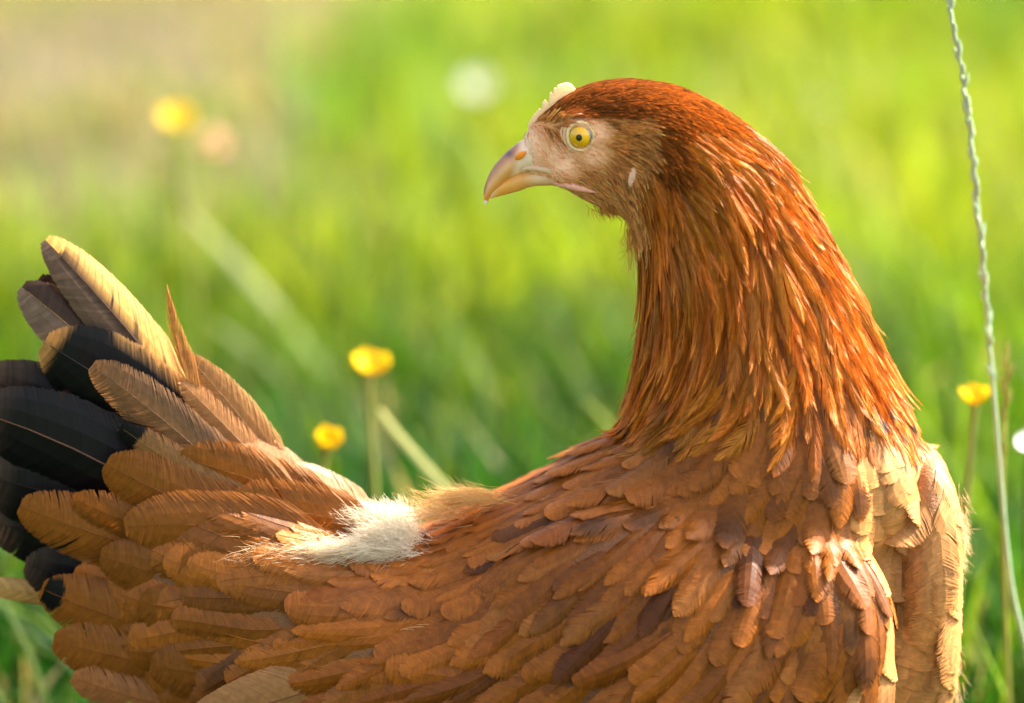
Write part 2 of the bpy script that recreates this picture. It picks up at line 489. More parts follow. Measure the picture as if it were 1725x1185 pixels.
# ------------------------------------------------------------------ feathers: every barb is a strip of its own
def prof_round(t):
    return np.clip(t / .22, 0, 1) ** .7 * np.sqrt(np.clip(1 - np.clip((t - .62) / .38, 0, 1) ** 2.4, 0, 1))
def prof_hackle(t):
    return np.clip(t / .3, 0, 1) ** .6 * np.clip(1 - np.clip((t - .4) / .6, 0, 1) ** 1.7, 0, 1)
def prof_soft(t):
    return np.clip(t / .22, 0, 1) ** .7 * np.clip(1 - np.clip((t - .5) / .5, 0, 1) ** 2.0, 0, 1) ** .8
def prof_spike(t):
    return np.clip(t / .15, 0, 1) ** .6 * np.clip(1 - np.clip((t - .1) / .9, 0, 1) ** 1.1, 0, 1)

T4 = np.array([0, .36, .7, 1.0])
def feather(bag, P, Nn, L, W, prof, nb, fwd, colf, fray=.12, cup=.25, rachis=None, split=.0, t0=.04, thick=.75, rw=.011, vane=False):
    """P, Nn: (K,3) points and normals along the rachis; L, W metres; colf(t,u,side,jit)->rgb"""
    if P is None:
        return
    K = len(P)
    ks = np.linspace(0, 1, K)
    def ip(A, t):
        return np.stack([np.interp(t, ks, A[:, i]) for i in range(3)], -1)
    Tn = unit(np.gradient(P, axis=0))
    Sd = unit(np.cross(Tn, Nn))
    t = np.linspace(t0, .985, nb)
    for side in (1.0, -1.0):
        tb = np.clip(t + R.normal(0, .15 / nb, nb), 0, 1)
        clus = np.cumsum(R.normal(0, 1, nb)); clus -= np.linspace(clus[0], clus[-1], nb)
        if vane:            # barbs hooked into one smooth vane, parted at a few places
            f = fwd + R.normal(0, .12 / nb, nb)
            ii = np.arange(nb)
            for _s in range(R.poisson((1.6 if vane is True else 3.2) * split)):
                i0 = R.integers(int(nb * .15), int(nb * .9))
                f += np.where(ii >= i0, 1, 0) * R.uniform(.03, .10) * np.exp(-(ii - i0) / R.uniform(4, 14)) * (ii >= i0)
            f = np.clip(f, .02, .97)
        else:
            f = np.clip(fwd + R.normal(0, .03, nb) + split * np.sin(clus * 1.3) * .12, .02, .97)
        t2 = tb + (1 - tb) * f
        lj = np.clip(1 - np.abs(R.normal(0, fray * (.4 if vane is True else 1), nb)) + (.006 if vane is True else .02) * np.sin(clus), .35, 1.1)
        h = prof(t2) * W * .5 * lj
        b0 = ip(P, tb)
        n2 = ip(Nn, t2); s2 = ip(Sd, t2); tg = ip(Tn, tb)
        tip = ip(P, t2) + s2 * (side * h)[:, None] - n2 * (cup * h * h / (W * .5 + 1e-9))[:, None]
        tip = tip + n2 * (R.normal(0, .003 if vane is True else .010, nb) * W)[:, None]
        ctl = ip(P, tb + (t2 - tb) * .3) + s2 * (side * h * .55)[:, None]
        s = T4[None, :, None]
        pts = b0[:, None] * (1 - s) ** 2 + 2 * ctl[:, None] * s * (1 - s) + tip[:, None] * s * s
        wb = thick * L / nb * np.array([1.0, .95, .85 if vane != 'soft' else .72, .62 if vane is True else (.36 if vane == 'mid' else .14 if vane else .18 + .2 * R.random())])[None, :, None]
        wv = tg[:, None] * wb
        nn = n2[:, None] * wb * (.12 if vane is True else .15 if vane else .55) * (.35 + R.random((nb, 1, 1)))
        Vv = np.stack([pts - wv - nn, pts + wv + nn], 2).reshape(-1, 3)
        q = np.array([[0, 1, 3, 2], [2, 3, 5, 4], [4, 5, 7, 6]])
        if side < 0:
            q = q[:, ::-1]
        Q = ((np.arange(nb) * 8)[:, None, None] + q[None]).reshape(-1, 4)
        jit = R.normal(0, 1, nb)
        c = colf((tb[:, None] + (t2 - tb)[:, None] * T4[None]), np.repeat(T4[None] * (h / (W * .5 + 1e-9))[:, None], 1, 0), side, jit[:, None])
        bag.add(Vv, Q, np.repeat(c[:, :, None, :], 2, 2).reshape(-1, 3))
    if rachis is not None:
        tt = np.linspace(0, .97, 7)
        p = ip(P, tt) + ip(Nn, tt) * (.008 * W)
        sd = ip(Sd, tt) * (W * rw * np.linspace(1.4, .35, 7))[:, None]
        Vv = np.stack([p - sd, p + ip(Nn, tt) * W * rw * .8, p + sd], 1).reshape(-1, 3)
        Q = np.array([[i * 3 + j, i * 3 + j + 1, i * 3 + j + 4, i * 3 + j + 3] for i in range(6) for j in range(2)])
        bag.add(Vv, Q, np.repeat(np.asarray(rachis)[None], 21, 0))

def mixc(a, b, k):
    return a + (b - a) * np.clip(k, 0, 1)[..., None]

def col_simple(base, tipc=None, edge=None, dark=None, var=.10, fringe=.0):
    base = np.asarray(base, float)
    def f(t, u, side, jit):
        k = np.ones(t.shape)
        c = base[None, None] * k[..., None]
        if tipc is not None:
            c = mixc(c, np.asarray(tipc)[None, None], (t - .55) / .45)
        if edge is not None:
            c = mixc(c, np.asarray(edge)[None, None], (u - .7) / .3 * .8)
        if dark is not None:
            c = mixc(c, np.asarray(dark[0])[None, None], (1 - np.abs(t - dark[1]) / dark[2]) * (1 - u) * 2)
        return c * (1 + var * jit)[..., None]
    return f

def surf_path(root, nrm, L, K=5, lift=.1, base=.0, far=False, tw=0.0):
    """walk along the body surface following the plumage flow"""
    p, n = np.array(root), np.array(nrm)
    P, Ns = [p + n * base], [n]
    st = L / (K - 1)
    sy = 1
    ca, sa = math.cos(tw), math.sin(tw)
    for k in range(1, K):
        px, py = mirror_pix(p)
        d, _, _, _ = field(px, py)
        dx, dy = d[0] * ca - d[1] * sa, d[0] * sa + d[1] * ca
        v = np.array([dx, 0, -dy])
        v = v - n * (v @ n)
        v = v / (np.linalg.norm(v) + 1e-9)
        q = p + v * st
        loc, nor, idx, dist = bvh.find_nearest(Vector(q))
        if loc is not None and dist < st * .55:
            q2 = np.array(loc); n2 = np.array(nor)
            if n2 @ n < .3:
                n2 = n
            n = unit(n * .5 + n2 * .5)
            p = q2
        else:
            p = q
        P.append(p + n * (base + lift * L * (k / (K - 1))))
        Ns.append(n)
    if dist is None or dist > L * .45:
        return None, None
    Ns = np.array(Ns); P = np.array(P)
    Tn = unit(np.gradient(P, axis=0))
    Ns = unit(Ns - Tn * (Ns * Tn).sum(1, keepdims=True))
    return P, Ns

# sample the skin: Poisson-like roots with a radius that follows feather size
tri = []
for f in BF:
    tri.append((f[0], f[1], f[2]))
    if len(f) == 4:
        tri.append((f[0], f[2], f[3]))
tri = np.array(tri)
A, B_, C_ = BV[tri[:, 0]], BV[tri[:, 1]], BV[tri[:, 2]]
cr = np.cross(B_ - A, C_ - A)
area = np.linalg.norm(cr, axis=1) * .5
TN = unit(cr)
# smooth vertex normals for roots
VN = np.zeros_like(BV)
for k in range(3):
    np.add.at(VN, tri[:, k], cr)
VN = unit(VN)
cenx = np.array([mirror_pix(p) for p in (A + B_ + C_)[:: 1] / 3])
wgt = area * np.where((cenx[:, 0] < 1150) & (cenx[:, 1] < 400), 14.0, np.where(cenx[:, 1] < 700, 3.5, 1.0))
NS = 70000
ti = R.choice(len(tri), NS, p=wgt / wgt.sum())
u1, u2 = R.random(NS), R.random(NS)
fl = u1 + u2 > 1
u1[fl], u2[fl] = 1 - u1[fl], 1 - u2[fl]
SP = A[ti] + (B_ - A)[ti] * u1[:, None] + (C_ - A)[ti] * u2[:, None]
SN = unit(VN[tri[ti, 0]] * (1 - u1 - u2)[:, None] + VN[tri[ti, 1]] * u1[:, None] + VN[tri[ti, 2]] * u2[:, None])
grid = {}
CELL = 10 * S
roots = []
for p, n in zip(SP, SN):
    px, py = mirror_pix(p)
    d, L, W, ty = field(px, py)
    if py > 560 and px > 1000 and ty in 'kwb':      # ragged border where hackles spill over the shoulders
        ty2 = field(px + R.normal(0, 22), py + R.normal(0, 34))[3]
        if ty2 in 'kw': ty = ty2
    r = math.sqrt(.30 * L * .55 * W) * .80
    if ty == 'h':
        r = max(4.0, r * .62)
    elif ty == 'k':
        r *= .92
    else:
        r *= 1.0
    far = (n @ (CAM - p)) < -.1 * np.linalg.norm(CAM - p) or p[1] > .02
    if far or py > 1230:
        r *= 1.35
    r *= S
    c = np.floor(p / CELL).astype(int)
    m = int(r / CELL) + 1
    ok = True
    for ix in range(c[0] - m, c[0] + m + 1):
        for iy in range(c[1] - m, c[1] + m + 1):
            for iz in range(c[2] - m, c[2] + m + 1):
                for q in grid.get((ix, iy, iz), ()):
                    if (q[0] - p[0]) ** 2 + (q[1] - p[1]) ** 2 + (q[2] - p[2]) ** 2 < r * r:
                        ok = False
                        break
                if not ok: break
            if not ok: break
        if not ok: break
    if ok:
        grid.setdefault(tuple(c), []).append(p)
        roots.append((p, n, px, py, L, W, ty, far))
print('feathers', len(roots))

bags = {k: Bag() for k in ('head_plumage', 'neck_hackle', 'back_plumage', 'breast_plumage', 'rump_plumage', 'wing', 'wing_far', 'face_bristles')}
for (p, n, px, py, L, W, ty, far) in roots:
    lo = far or py > 1230
    j = R.normal(0, 1)
    if ty == 'h':
        bb = bareness(px, py)
        if px < 884:
            continue
        if bb > .12:
            if R.random() < .25 + .3 * (bb > .8):
                continue
            # sparse hair-like bristles on the bare face
            bl = (16 - 6 * min(1, bb)) * R.uniform(.7, 1.3)
            P, Nn = surf_path(p, n, bl * S, 3, .14, .2 * S, tw=R.normal(0, .3))
            cc = np.array([.95, .40, .12]) * R.uniform(.6, 1.3)
            feather(bags['face_bristles'], P, Nn, bl * S, 2.4 * S, prof_spike, 3, .75, col_simple(cc), thick=.16)
            continue
        crown = py < 200 or px > 1090
        kb = min(1, max(0, (px - 1020) / 150))
        bc = (np.array([.37, .125, .028]) * (1 - kb) + np.array([.47, .150, .020]) * kb) if crown else np.array([.84, .42, .14])
        if math.hypot(px - 1045, py - 245) < 34:
            bc = np.array([.86, .42, .12])
        bc = bc * (1 + .24 * j + .22 * noise.noise((px / 22, py / 12, 2.2)))
        L *= R.uniform(.8, 1.2)
        P, Nn = surf_path(p, n, L * S, 4, .10, .8 * S, tw=R.normal(0, .12))
        feather(bags['head_plumage'], P, Nn, L * S, W * 1.15 * S, prof_hackle, 5 if lo else 9, .6, col_simple(bc, bc * 1.35, var=.16), fray=.2, thick=.42, cup=.3)
    elif ty == 'k':
        L *= R.uniform(.95, 1.75) if py < 540 else R.uniform(.75, 1.3); W *= R.uniform(.9, 1.35)
        hn = noise.noise((px / 34, py / 95, 1.1 + (p[1] > 0)))
        bw = np.clip((py - 590) / 110, 0, 1)
        bc = (np.array([.58, .180, .012]) * (1 - bw) + np.array([.50, .165, .016]) * bw) * (1 + .15 * j + .4 * hn)
        bc[1] *= R.uniform(.85, 1.15)
        tipc = bc * 1.2 + np.array([.055, .04, .008])
        dark = None
        if py > 520 and R.random() < .03 + .05 * (py > 590):
            dark = (np.array([.02, .012, .012]), R.uniform(.6, .85), .14)
        P, Nn = surf_path(p, n, L * S, 6, R.uniform(.05, .12) + .10 * max(0, hn), 1.2 * S, tw=R.normal(0, .10) + .35 * noise.noise((px / 30, py / 110, 5.5)))
        if P is None:
            continue
        # slight random curl at the tip
        P[-1] += Nn[-1] * R.normal(.01, .03) * L * S; P[-2] += Nn[-2] * R.normal(0, .012) * L * S
        feather(bags['neck_hackle'], P, Nn, L * S, W * 1.15 * S, prof_hackle, 12 if lo else 34, .55, col_simple(bc, tipc, edge=bc * 1.25, dark=dark, var=.10),
                fray=.16, cup=.4, rachis=bc * .85, split=1.2, thick=.62, rw=.014, vane='soft')
    else:
        L *= R.uniform(1.05, 1.5); W *= R.uniform(.85, 1.2)
        lf = noise.noise((px / 70, py / 70, 3.3 + (p[1] > 0))) + .5 * noise.noise((px / 28, py / 28, 8.1))
        if ty == 'w':
            bc = np.array([.37, .105, .008]) * (1 + .09 * j + .45 * lf)
            rs = R.random()
            if rs < .12: bc = bc * .7 + np.array([.40, .165, .04]) * .3        # tan ones among the rust
            elif rs < .22: bc = bc * np.array([.8, .73, .7])
            dk = np.clip((-.22 - lf) / .35, 0, 1) * np.clip((py - 780) / 120, 0, 1) * np.clip((px - 700) / 150, 0, 1)  # shadow patches on the flank, painted into the wing feather colour
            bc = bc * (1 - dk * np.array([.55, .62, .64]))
            nm = 'back_plumage'
            if 690 < px < 1500 and abs(n[1]) > .5 and py > 800:
                nm = 'wing_far' if p[1] > 0 else 'wing'
        elif ty == 'b':
            bc = np.array([.64, .285, .085]) * (1 + .10 * j + .25 * lf)
            W *= 1.2
            if py > 1000 and px > 1540: L *= .7
            nm = 'breast_plumage'
        else:
            bc = np.array([.37, .115, .012]) * (1 + .14 * j + .6 * lf)
            nm = 'rump_plumage'
        edge = bc * 1.12 + np.array([.012, .006, .0])
        dark = (bc * .4, .72, .3) if R.random() < .06 else None
        lift = R.uniform(.035, .075) if ty == 'b' else (R.uniform(.02, .05) if px < 1020 or R.random() < .7 else R.uniform(.07, .14))
        P, Nn = surf_path(p, n, L * S, 5, lift, 1.5 * S, tw=R.normal(0, .15) + .25 * lf)
        pr = prof_round if ty == 'b' or R.random() < .5 else prof_soft
        if ty == 'w' and py > 830: W *= R.uniform(.72, 1.05)
        if ty != 'b' and px < 1050: L *= 1.25
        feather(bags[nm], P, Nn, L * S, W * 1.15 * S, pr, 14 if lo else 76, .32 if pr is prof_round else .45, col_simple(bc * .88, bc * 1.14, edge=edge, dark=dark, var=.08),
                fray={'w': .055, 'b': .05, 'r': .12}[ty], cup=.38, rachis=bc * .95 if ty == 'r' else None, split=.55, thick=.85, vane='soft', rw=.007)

for nm in ('head_plumage', 'face_bristles', 'neck_hackle', 'back_plumage', 'breast_plumage', 'rump_plumage', 'wing'):
    link(nm, bags[nm].mesh(nm), M_COVERT if nm in ('back_plumage', 'breast_plumage', 'rump_plumage', 'wing') else M_FEATHER, hen)
link('wing', bags['wing_far'].mesh('wing'), M_COVERT, hen)

# ------------------------------------------------------------------ tail, one object per feather
TAN = np.array([.72, .40, .10]); TANP = np.array([.74, .50, .25]); GREY = np.array([.15, .095, .065]); DBR = np.array([.055, .025, .014]); BLK = np.array([.0045, .0035, .006])
CVT = np.array([.37, .125, .016])
def tail(name, root, tip, W, colf, bend=0, prof=prof_round, nb=80, roll=0, fwd=.3, fray=.05, rach=None, split=.5, cup=.2, sag=0, thick=.8, label=None, rw=.011, par=hen, vane=None):
    vane = vane or ('mid' if name == 'tail_covert' else True)
    if vane == 'mid': fray *= .6; rw *= .7; nb = int(nb * 2.0)
    a_, b_ = at(*root), at(*tip)
    K = 8
    t = np.linspace(0, 1, K)[:, None]
    ax = b_ - a_
    L = np.linalg.norm(ax)
    tx = ax / L
    n0 = np.array([0, -1.0, 0]); n0 = unit(n0 - tx * (n0 @ tx))
    sd = np.cross(tx, n0)
    P = a_ + ax * t + sd * (bend * S * 4 * t * (1 - t)) + n0 * (sag * S * 4 * t * (1 - t))
    r = math.radians(roll)
    Tn = unit(np.gradient(P, axis=0))
    n = n0 * math.cos(r) + sd * math.sin(r)
    Nn = unit(n - Tn * (Tn @ n)[:, None])
    g = Bag()
    feather(g, P, Nn, L, W * S, prof, nb, fwd, colf, fray=fray, cup=cup, rachis=rach, split=split * .8, thick=thick * 1.1, rw=rw, vane=vane)
    o = link(name, g.mesh(name), M_FEATHER, par)
    if label: o['label'] = label
    return o

def c_top1(t, u, side, jit):
    if side > 0:
        c = mixc(np.broadcast_to(TAN, t.shape + (3,)), DBR[None, None], ((.36 - u) / .2) * ((t > .55) & (t < .93)) + .8 * (np.sin(t * 61 + u * 23) + np.sin(t * 97 - u * 41) + .6 * jit > 1.15 + u) * (t < .75))
    else:
        c = mixc(np.broadcast_to(GREY, t.shape + (3,)), TANP[None, None], (u - .68) / .2 + (t - .93) / .05)
        c = mixc(c, DBR[None, None], (.22 - u) / .1 * (t < .92))
    return c * (1 + .09 * jit)[..., None]
def c_top2(t, u, side, jit):
    if side > 0:
        c = mixc(np.broadcast_to(DBR, t.shape + (3,)), np.array([.42, .2, .05])[None, None], (u - .62) / .25 + (t < .45) * .6)
    else:
        c = mixc(np.broadcast_to(np.array([.22, .15, .11]), t.shape + (3,)), TANP[None, None], (u - .78) / .15)
    return c * (1 + .10 * jit)[..., None]
def c_black(edge_s, lim=.86):
    def f(t, u, side, jit):
        k = np.maximum((u - lim - .06 * (side > 0)) / .05, (t - .93) / .03) + .05 * jit
        c = mixc(np.broadcast_to(BLK, t.shape + (3,)), np.array([.52, .27, .09])[None, None], k)
        return c * (1 + .12 * jit)[..., None]
    return f
def c_brtip(t, u, side, jit):
    c = mixc(np.broadcast_to(BLK, t.shape + (3,)), np.array([.13, .075, .05])[None, None], (t - .8) / .2)
    c = mixc(c, np.array([.30, .20, .12])[None, None], (u - .86) / .1)
    return c * (1 + .2 * jit)[..., None]
def c_plainblack(t, u, side, jit):
    c = np.broadcast_to(BLK, t.shape + (3,))
    c = mixc(c, np.array([.10, .06, .045])[None, None], (t - .86) / .14)
    return c * (1 + .2 * jit)[..., None]
def c_spot(base, ts, tw, us):
    def f(t, u, side, jit):
        c = np.broadcast_to(np.asarray(base), t.shape + (3,)) * np.ones(t.shape + (1,))
        k = (np.abs(t - ts) < tw) & (u < us)
        c = np.where(k[..., None], BLK[None, None], c)
        return c * (1 + .08 * jit)[..., None]
    return f

# big sickles and tail quills, from the far ones to the near ones
tail('tail_feather', (420, 830, -30), (74, 402, -45), 98, c_top1, bend=14, roll=26, nb=110, rach=(.10, .045, .02), label='tan tail feather with a brown tip, topmost of the tail')
tail('tail_feather', (410, 850, -15), (34, 482, -30), 118, c_top2, bend=16, roll=18, nb=110, rach=(.50, .30, .12), label='dark brown tail feather with pale grey inner half')
tail('tail_feather', (420, 900, 0), (72, 575, -10), 170, c_black(-1, .80), bend=32, nb=120, rach=(.02, .015, .015), label='broad black tail feather with tan rim')
tail('tail_feather', (360, 880, 0), (-35, 632, -40), 130, c_brtip, bend=30, nb=100, rach=(.05, .03, .02))
tail('tail_feather', (400, 930, 25), (-45, 690, 10), 165, c_plainblack, bend=26, nb=110, rach=(.22, .10, .05))
tail('tail_feather', (400, 950, 20), (-30, 800, 0), 170, c_plainblack, bend=12, nb=110, rach=(.03, .02, .02))
tail('tail_feather', (420, 980, 15), (-20, 880, -10), 150, c_plainblack, bend=8, nb=110, rach=(.03, .02, .02))
tail('tail_feather', (420, 1010, 10), (40, 950, 0), 130, c_plainblack, bend=-18, nb=110, rach=(.03, .02, .02))
tail('tail_feather', (300, 1045, -20), (-50, 985, -30), 46, col_simple((.62, .40, .14), edge=(.16, .08, .04), var=.1), bend=6, nb=60, rach=(.6, .3, .08), label='narrow pale tail feather sticking out lowest at the left')
tail('tail_feather', (400, 1080, -10), (110, 1105, -20), 110, c_plainblack, bend=-8, nb=80)
tail('tail_feather', (430, 850, -60), (60, 470, -80), 110, c_top2, bend=10, nb=70, rach=(.3, .2, .1))
tail('tail_feather', (430, 900, -70), (30, 640, -95), 150, c_plainblack, bend=18, nb=70)
tail('tail_feather', (430, 960, -70), (0, 800, -95), 160, c_plainblack, bend=8, nb=70)
# ridge feathers on the sunlit back edge of the tail
tail('tail_covert', (352, 740, 4), (281, 478, -6), 84, col_simple((.60, .28, .08), edge=(.68, .42, .16), var=.08), bend=-10, prof=prof_spike, nb=60, fwd=.5, fray=.2, rach=(.5, .25, .08), split=1.2, label='thin pointed orange feather standing up from the tail')
tail('tail_covert', (500, 845, -14), (300, 585, -8), 72, col_simple((.52, .25, .09), edge=(.60, .36, .15), var=.08), roll=10, bend=12, prof=prof_soft, nb=70, rach=(.4, .2, .08), split=.8)
tail('tail_covert', (500, 850, -2), (300, 640, 8), 84, col_simple((.44, .20, .07), edge=(.55, .30, .12), var=.08), roll=24, bend=4, prof=prof_soft, nb=70, rach=(.3, .14, .05), split=1.1, fray=.12)
tail('tail_covert', (520, 870, -10), (350, 690, -2), 80, col_simple((.50, .26, .11), edge=(.58, .36, .18), var=.08), roll=32, bend=10, nb=70, split=.8)
tail('tail_covert', (560, 880, -4), (400, 745, 4), 86, col_simple((.50, .26, .11), edge=(.60, .38, .20), var=.06), roll=32, bend=10, nb=70, split=.5)
tail('tail_covert', (650, 900, -5), (455, 800, 4), 86, col_simple((.52, .28, .12), edge=(.62, .40, .2), var=.05), roll=32, bend=16, nb=70, split=.3)
# brown coverts on the near side
tail('tail_covert', (440, 860, 40), (152, 614, 34), 90, c_spot((.29, .150, .072), .0, 0, 0), bend=10, nb=90, rach=(.3, .17, .09), split=.7, fray=.08, label='grey brown tail covert lying across the black feathers')
tail('tail_covert', (470, 880, 48), (200, 718, 48), 66, c_spot((.40, .19, .065), .93, .06, .8), bend=-8, nb=80, rach=(.3, .14, .05), split=1.0, fray=.14, label='brown tail covert with a small black spot at its tip')
tail('tail_covert', (480, 900, 56), (176, 778, 58), 118, col_simple(CVT * .98, var=.07, edge=CVT * 1.15), bend=-14, nb=90, rach=CVT * .8, split=.7)
tail('tail_covert', (400, 960, 52), (30, 850, 48), 118, col_simple(CVT * 1.05, var=.07, edge=CVT * 1.25), bend=-12, nb=100, rach=CVT * .8, split=.9, fray=.08)
tail('tail_covert', (440, 960, 60), (120, 838, 52), 84, col_simple(CVT * .9, var=.08), bend=-6, nb=80, rach=CVT * .8, split=1.2, fray=.12)
tail('tail_covert', (590, 930, 76), (206, 888, 80), 118, col_simple(CVT * 1.0, var=.06, edge=CVT * 1.15), bend=22, nb=100, rach=CVT * .85, split=.8, fray=.08)
tail('tail_covert', (540, 1020, 84), (165, 935, 74), 116, col_simple(CVT * .85, var=.07, edge=CVT * 1.1), bend=-10, nb=100, rach=CVT * .8, split=.9)
tail('tail_covert', (420, 1090, 66), (66, 990, 54), 120, c_spot(CVT * 1.0, .93, .045, .45), bend=-16, nb=100, rach=CVT * .9, split=.6, label='brown tail covert with dark blotch, lowest on the left')
tail('tail_covert', (610, 1090, 104), (232, 1010, 92), 128, col_simple(CVT * .88, var=.06, edge=CVT * 1.2), bend=-18, nb=100, rach=CVT * .8, split=.6)
tail('tail_covert', (680, 1020, 116), (300, 950, 104), 128, col_simple(CVT * .95, var=.06, edge=CVT * 1.2), bend=-10, nb=100, rach=CVT * .8, split=.9, fray=.1)
tail('tail_covert', (480, 1150, 80), (86, 1078, 60), 120, col_simple(CVT * 1.0, var=.08, edge=CVT * 1.25), bend=-10, nb=90, rach=CVT, split=1.3, fray=.12)
tail('tail_covert', (460, 1215, 80), (118, 1140, 64), 92, col_simple(np.array([.48, .19, .06]), var=.08), bend=-14, nb=80, rach=CVT, split=1.3, fray=.16)
tail('tail_covert', (740, 1090, 150), (370, 1065, 134), 134, col_simple(CVT * .82, var=.06, edge=CVT * 1.15), bend=16, nb=100, rach=CVT * .8, split=.8)
tail('tail_covert', (640, 1170, 140), (250, 1120, 110), 130, col_simple(CVT * .85, var=.06, edge=CVT * 1.15), bend=-6, nb=100, rach=CVT * .8, split=.9)
tail('tail_covert', (660, 900, 60), (380, 850, 66), 104, col_simple(CVT * 1.02, var=.07, edge=CVT * 1.2), bend=10, nb=90, rach=CVT * .9, split=1.1, fray=.14)
tail('tail_covert', (600, 880, 40), (300, 770, 46), 104, col_simple(CVT * .95, var=.07, edge=CVT * 1.2), bend=8, nb=90, rach=CVT * .9, split=1.1, fray=.12)
# wing tip quills at the bottom edge
FLT = np.array([.50, .235, .08])
tail('flight_feather', (930, 1060, 250), (300, 1232, 170), 118, col_simple(FLT, var=.05, edge=FLT * 1.15), bend=8, nb=120, rach=(.26, .10, .05), split=.5, label='long tan wing quill along the bottom edge')
tail('flight_feather', (980, 1120, 275), (520, 1268, 215), 110, col_simple(FLT * .9, var=.05, edge=FLT * 1.2), bend=6, nb=110, rach=(.26, .10, .05), split=.5)
tail('flight_feather', (1080, 1140, 290), (640, 1250, 255), 96, c_spot(FLT * .95, .8, .12, .4), bend=6, nb=110, rach=(.26, .10, .05), split=.5)

# white down where the back meets the tail, and loose tufts
def down(name, spots, par):
    g = Bag()
    for (px, py, dep, dx, dy, n, spread, L, c1, c2) in spots:
        for k in range(int(n * 1.8)):
            q = at(px + R.normal(0, spread[0]), py + R.normal(0, spread[1]), dep + R.normal(0, spread[2]))
            d = np.array([dx + R.normal(0, .25), R.normal(-.2, .3), -dy + R.normal(0, .25)])
            d = unit(d)
            ll = L * R.uniform(.55, 1.2) * S
            n_ = unit(np.cross(d, R.normal(0, 1, 3)))
            bend = unit(np.cross(d, n_)) * R.normal(0, .30)
            t = np.array([0, .35, .7, 1.0])[:, None]
            p = q + d * ll * t + bend * ll * t ** 2
            wv = n_ * (.50 * S) * np.array([1, .9, .6, .15])[:, None]
            V = np.stack([p - wv, p + wv], 1).reshape(-1, 3)
            cc = (np.asarray(c1) + (np.asarray(c2) - np.asarray(c1)) * t) * R.uniform(.85, 1.05)
            g.add(V, np.array([[0, 1, 3, 2], [2, 3, 5, 4], [4, 5, 7, 6]]), np.repeat(cc, 2, 0))
    return link(name, g.mesh(name), M_DOWN, par)
WH = (.92, .84, .70); CRM = (.82, .64, .42); TN = (.56, .31, .13)
down('down_fluff', [
    (652, 908, 74, -.8, -.35, 2600, (22, 13, 18), 26, WH, WH), (676, 893, 44, -.45, -.8, 1500, (13, 13, 22), 28, WH, WH),
    (604, 930, 106, -1, .02, 2400, (36, 9, 10), 28, WH, WH), (548, 938, 112, -1, .06, 1700, (34, 10, 9), 32, WH, CRM),
    (486, 940, 113, -1, .1, 1100, (32, 11, 8), 34, CRM, TN), (630, 874, 34, -.75, -.4, 1500, (24, 8, 20), 28, CRM, WH),
    (570, 951, 113, -.9, .5, 700, (44, 5, 8), 22, CRM, TN)], hen)
TUFT = (.62, .32, .10)
down('saddle_tuft', [(800, 838, 30, -1, .04, 560, (26, 6, 40), 44, TUFT, (.74, .50, .22)), (742, 868, 40, -1, -.10, 200, (26, 7, 34), 40, TUFT, CRM), (770, 850, 30, -1, -.25, 60, (26, 6, 36), 70, TUFT, (.74, .50, .22)),
                     (1064, 395, 20, -.08, 1, 120, (6, 22, 34), 26, (.45, .17, .04), TUFT), (1030, 350, 6, .5, .85, 200, (14, 5, 24), 18, (.40, .15, .04), TUFT),
                     (1614, 900, 20, .35, .7, 260, (7, 26, 46), 24, TN, CRM), (1606, 1120, 30, .05, 1, 140, (7, 40, 40), 26, TN, CRM)], hen)

# ------------------------------------------------------------------ head details
def poly_loft_mesh(name, sec, k, nseg, colf, power=2.0, mat=None, label=None, par=hen):
    V, F = loft(resample(sec, k), nseg, power)
    V = np.array(V)
    q = np.array([f for f in F if len(f) == 4])
    me = make_mesh(name, V, [q], np.array([colf(*pix(v), v) for v in V]), True)
    b2 = bmesh.new(); b2.from_mesh(me)
    b2.verts.ensure_lookup_table()
    m_ = len(V) // nseg
    for i0 in (0, (m_ - 1) * nseg):
        b2.faces.new([b2.verts[i0 + j] for j in range(nseg)])
    bmesh.ops.recalc_face_normals(b2, faces=b2.faces)
    b2.to_mesh(me); b2.free()
    return link(name, me, mat, par, label)

def lerp3(stops, x):
    xs = [s[0] for s in stops]
    cs = np.array([s[1] for s in stops])
    return np.array([np.interp(x, xs, cs[:, i]) for i in range(3)])

UPPER = [(884, 233, 926, 291, 26), (872, 241, 906, 290, 23.5), (858, 252, 889, 290, 20), (844, 266, 873, 295, 16.5), (831, 282, 858, 303, 13), (821, 301, 844, 315, 9.5), (815, 321, 830, 327, 5.5), (815, 338, 821, 341, 1.6)]
LOWER = [(940, 285, 950, 311, 31), (918, 284, 925, 312, 25), (890, 286, 897, 314, 20), (868, 292, 873, 322, 15.5), (848, 304, 852, 328, 11), (833, 317, 837, 332, 6.5), (824, 328, 827, 335, 2)]
def c_upper(px, py, v):
    # distance down from the ridge
    s_ = np.interp(px, [815, 821, 831, 844, 858, 872, 884], [330, 301, 282, 266, 252, 241, 233])
    e_ = np.interp(px, [815, 830, 844, 858, 873, 889, 926], [339, 327, 315, 303, 295, 291, 291])
    f = np.clip((py - s_) / max(4, e_ - s_), 0, 1)
    c = lerp3([(0, (.26, .13, .12)), (.22, (.52, .23, .13)), (.5, (.80, .48, .26)), (.72, (.76, .38, .11)), (1, (.68, .27, .05))], f)
    cere = np.clip((px - 866 + (py - 262) * .25) / 12, 0, 1)
    c = c + (C_CERE * np.array([1.02, 1.05, 1.1]) - c) * cere
    dk = math.exp(-(((px - 857) / 8) ** 2 + ((py - 259) / 7) ** 2))
    c = c + (np.array([.09, .07, .12]) - c) * dk * .9
    return c
poly_loft_mesh('upper_beak', UPPER, 6, 28, c_upper, 1.8, M_HORN)
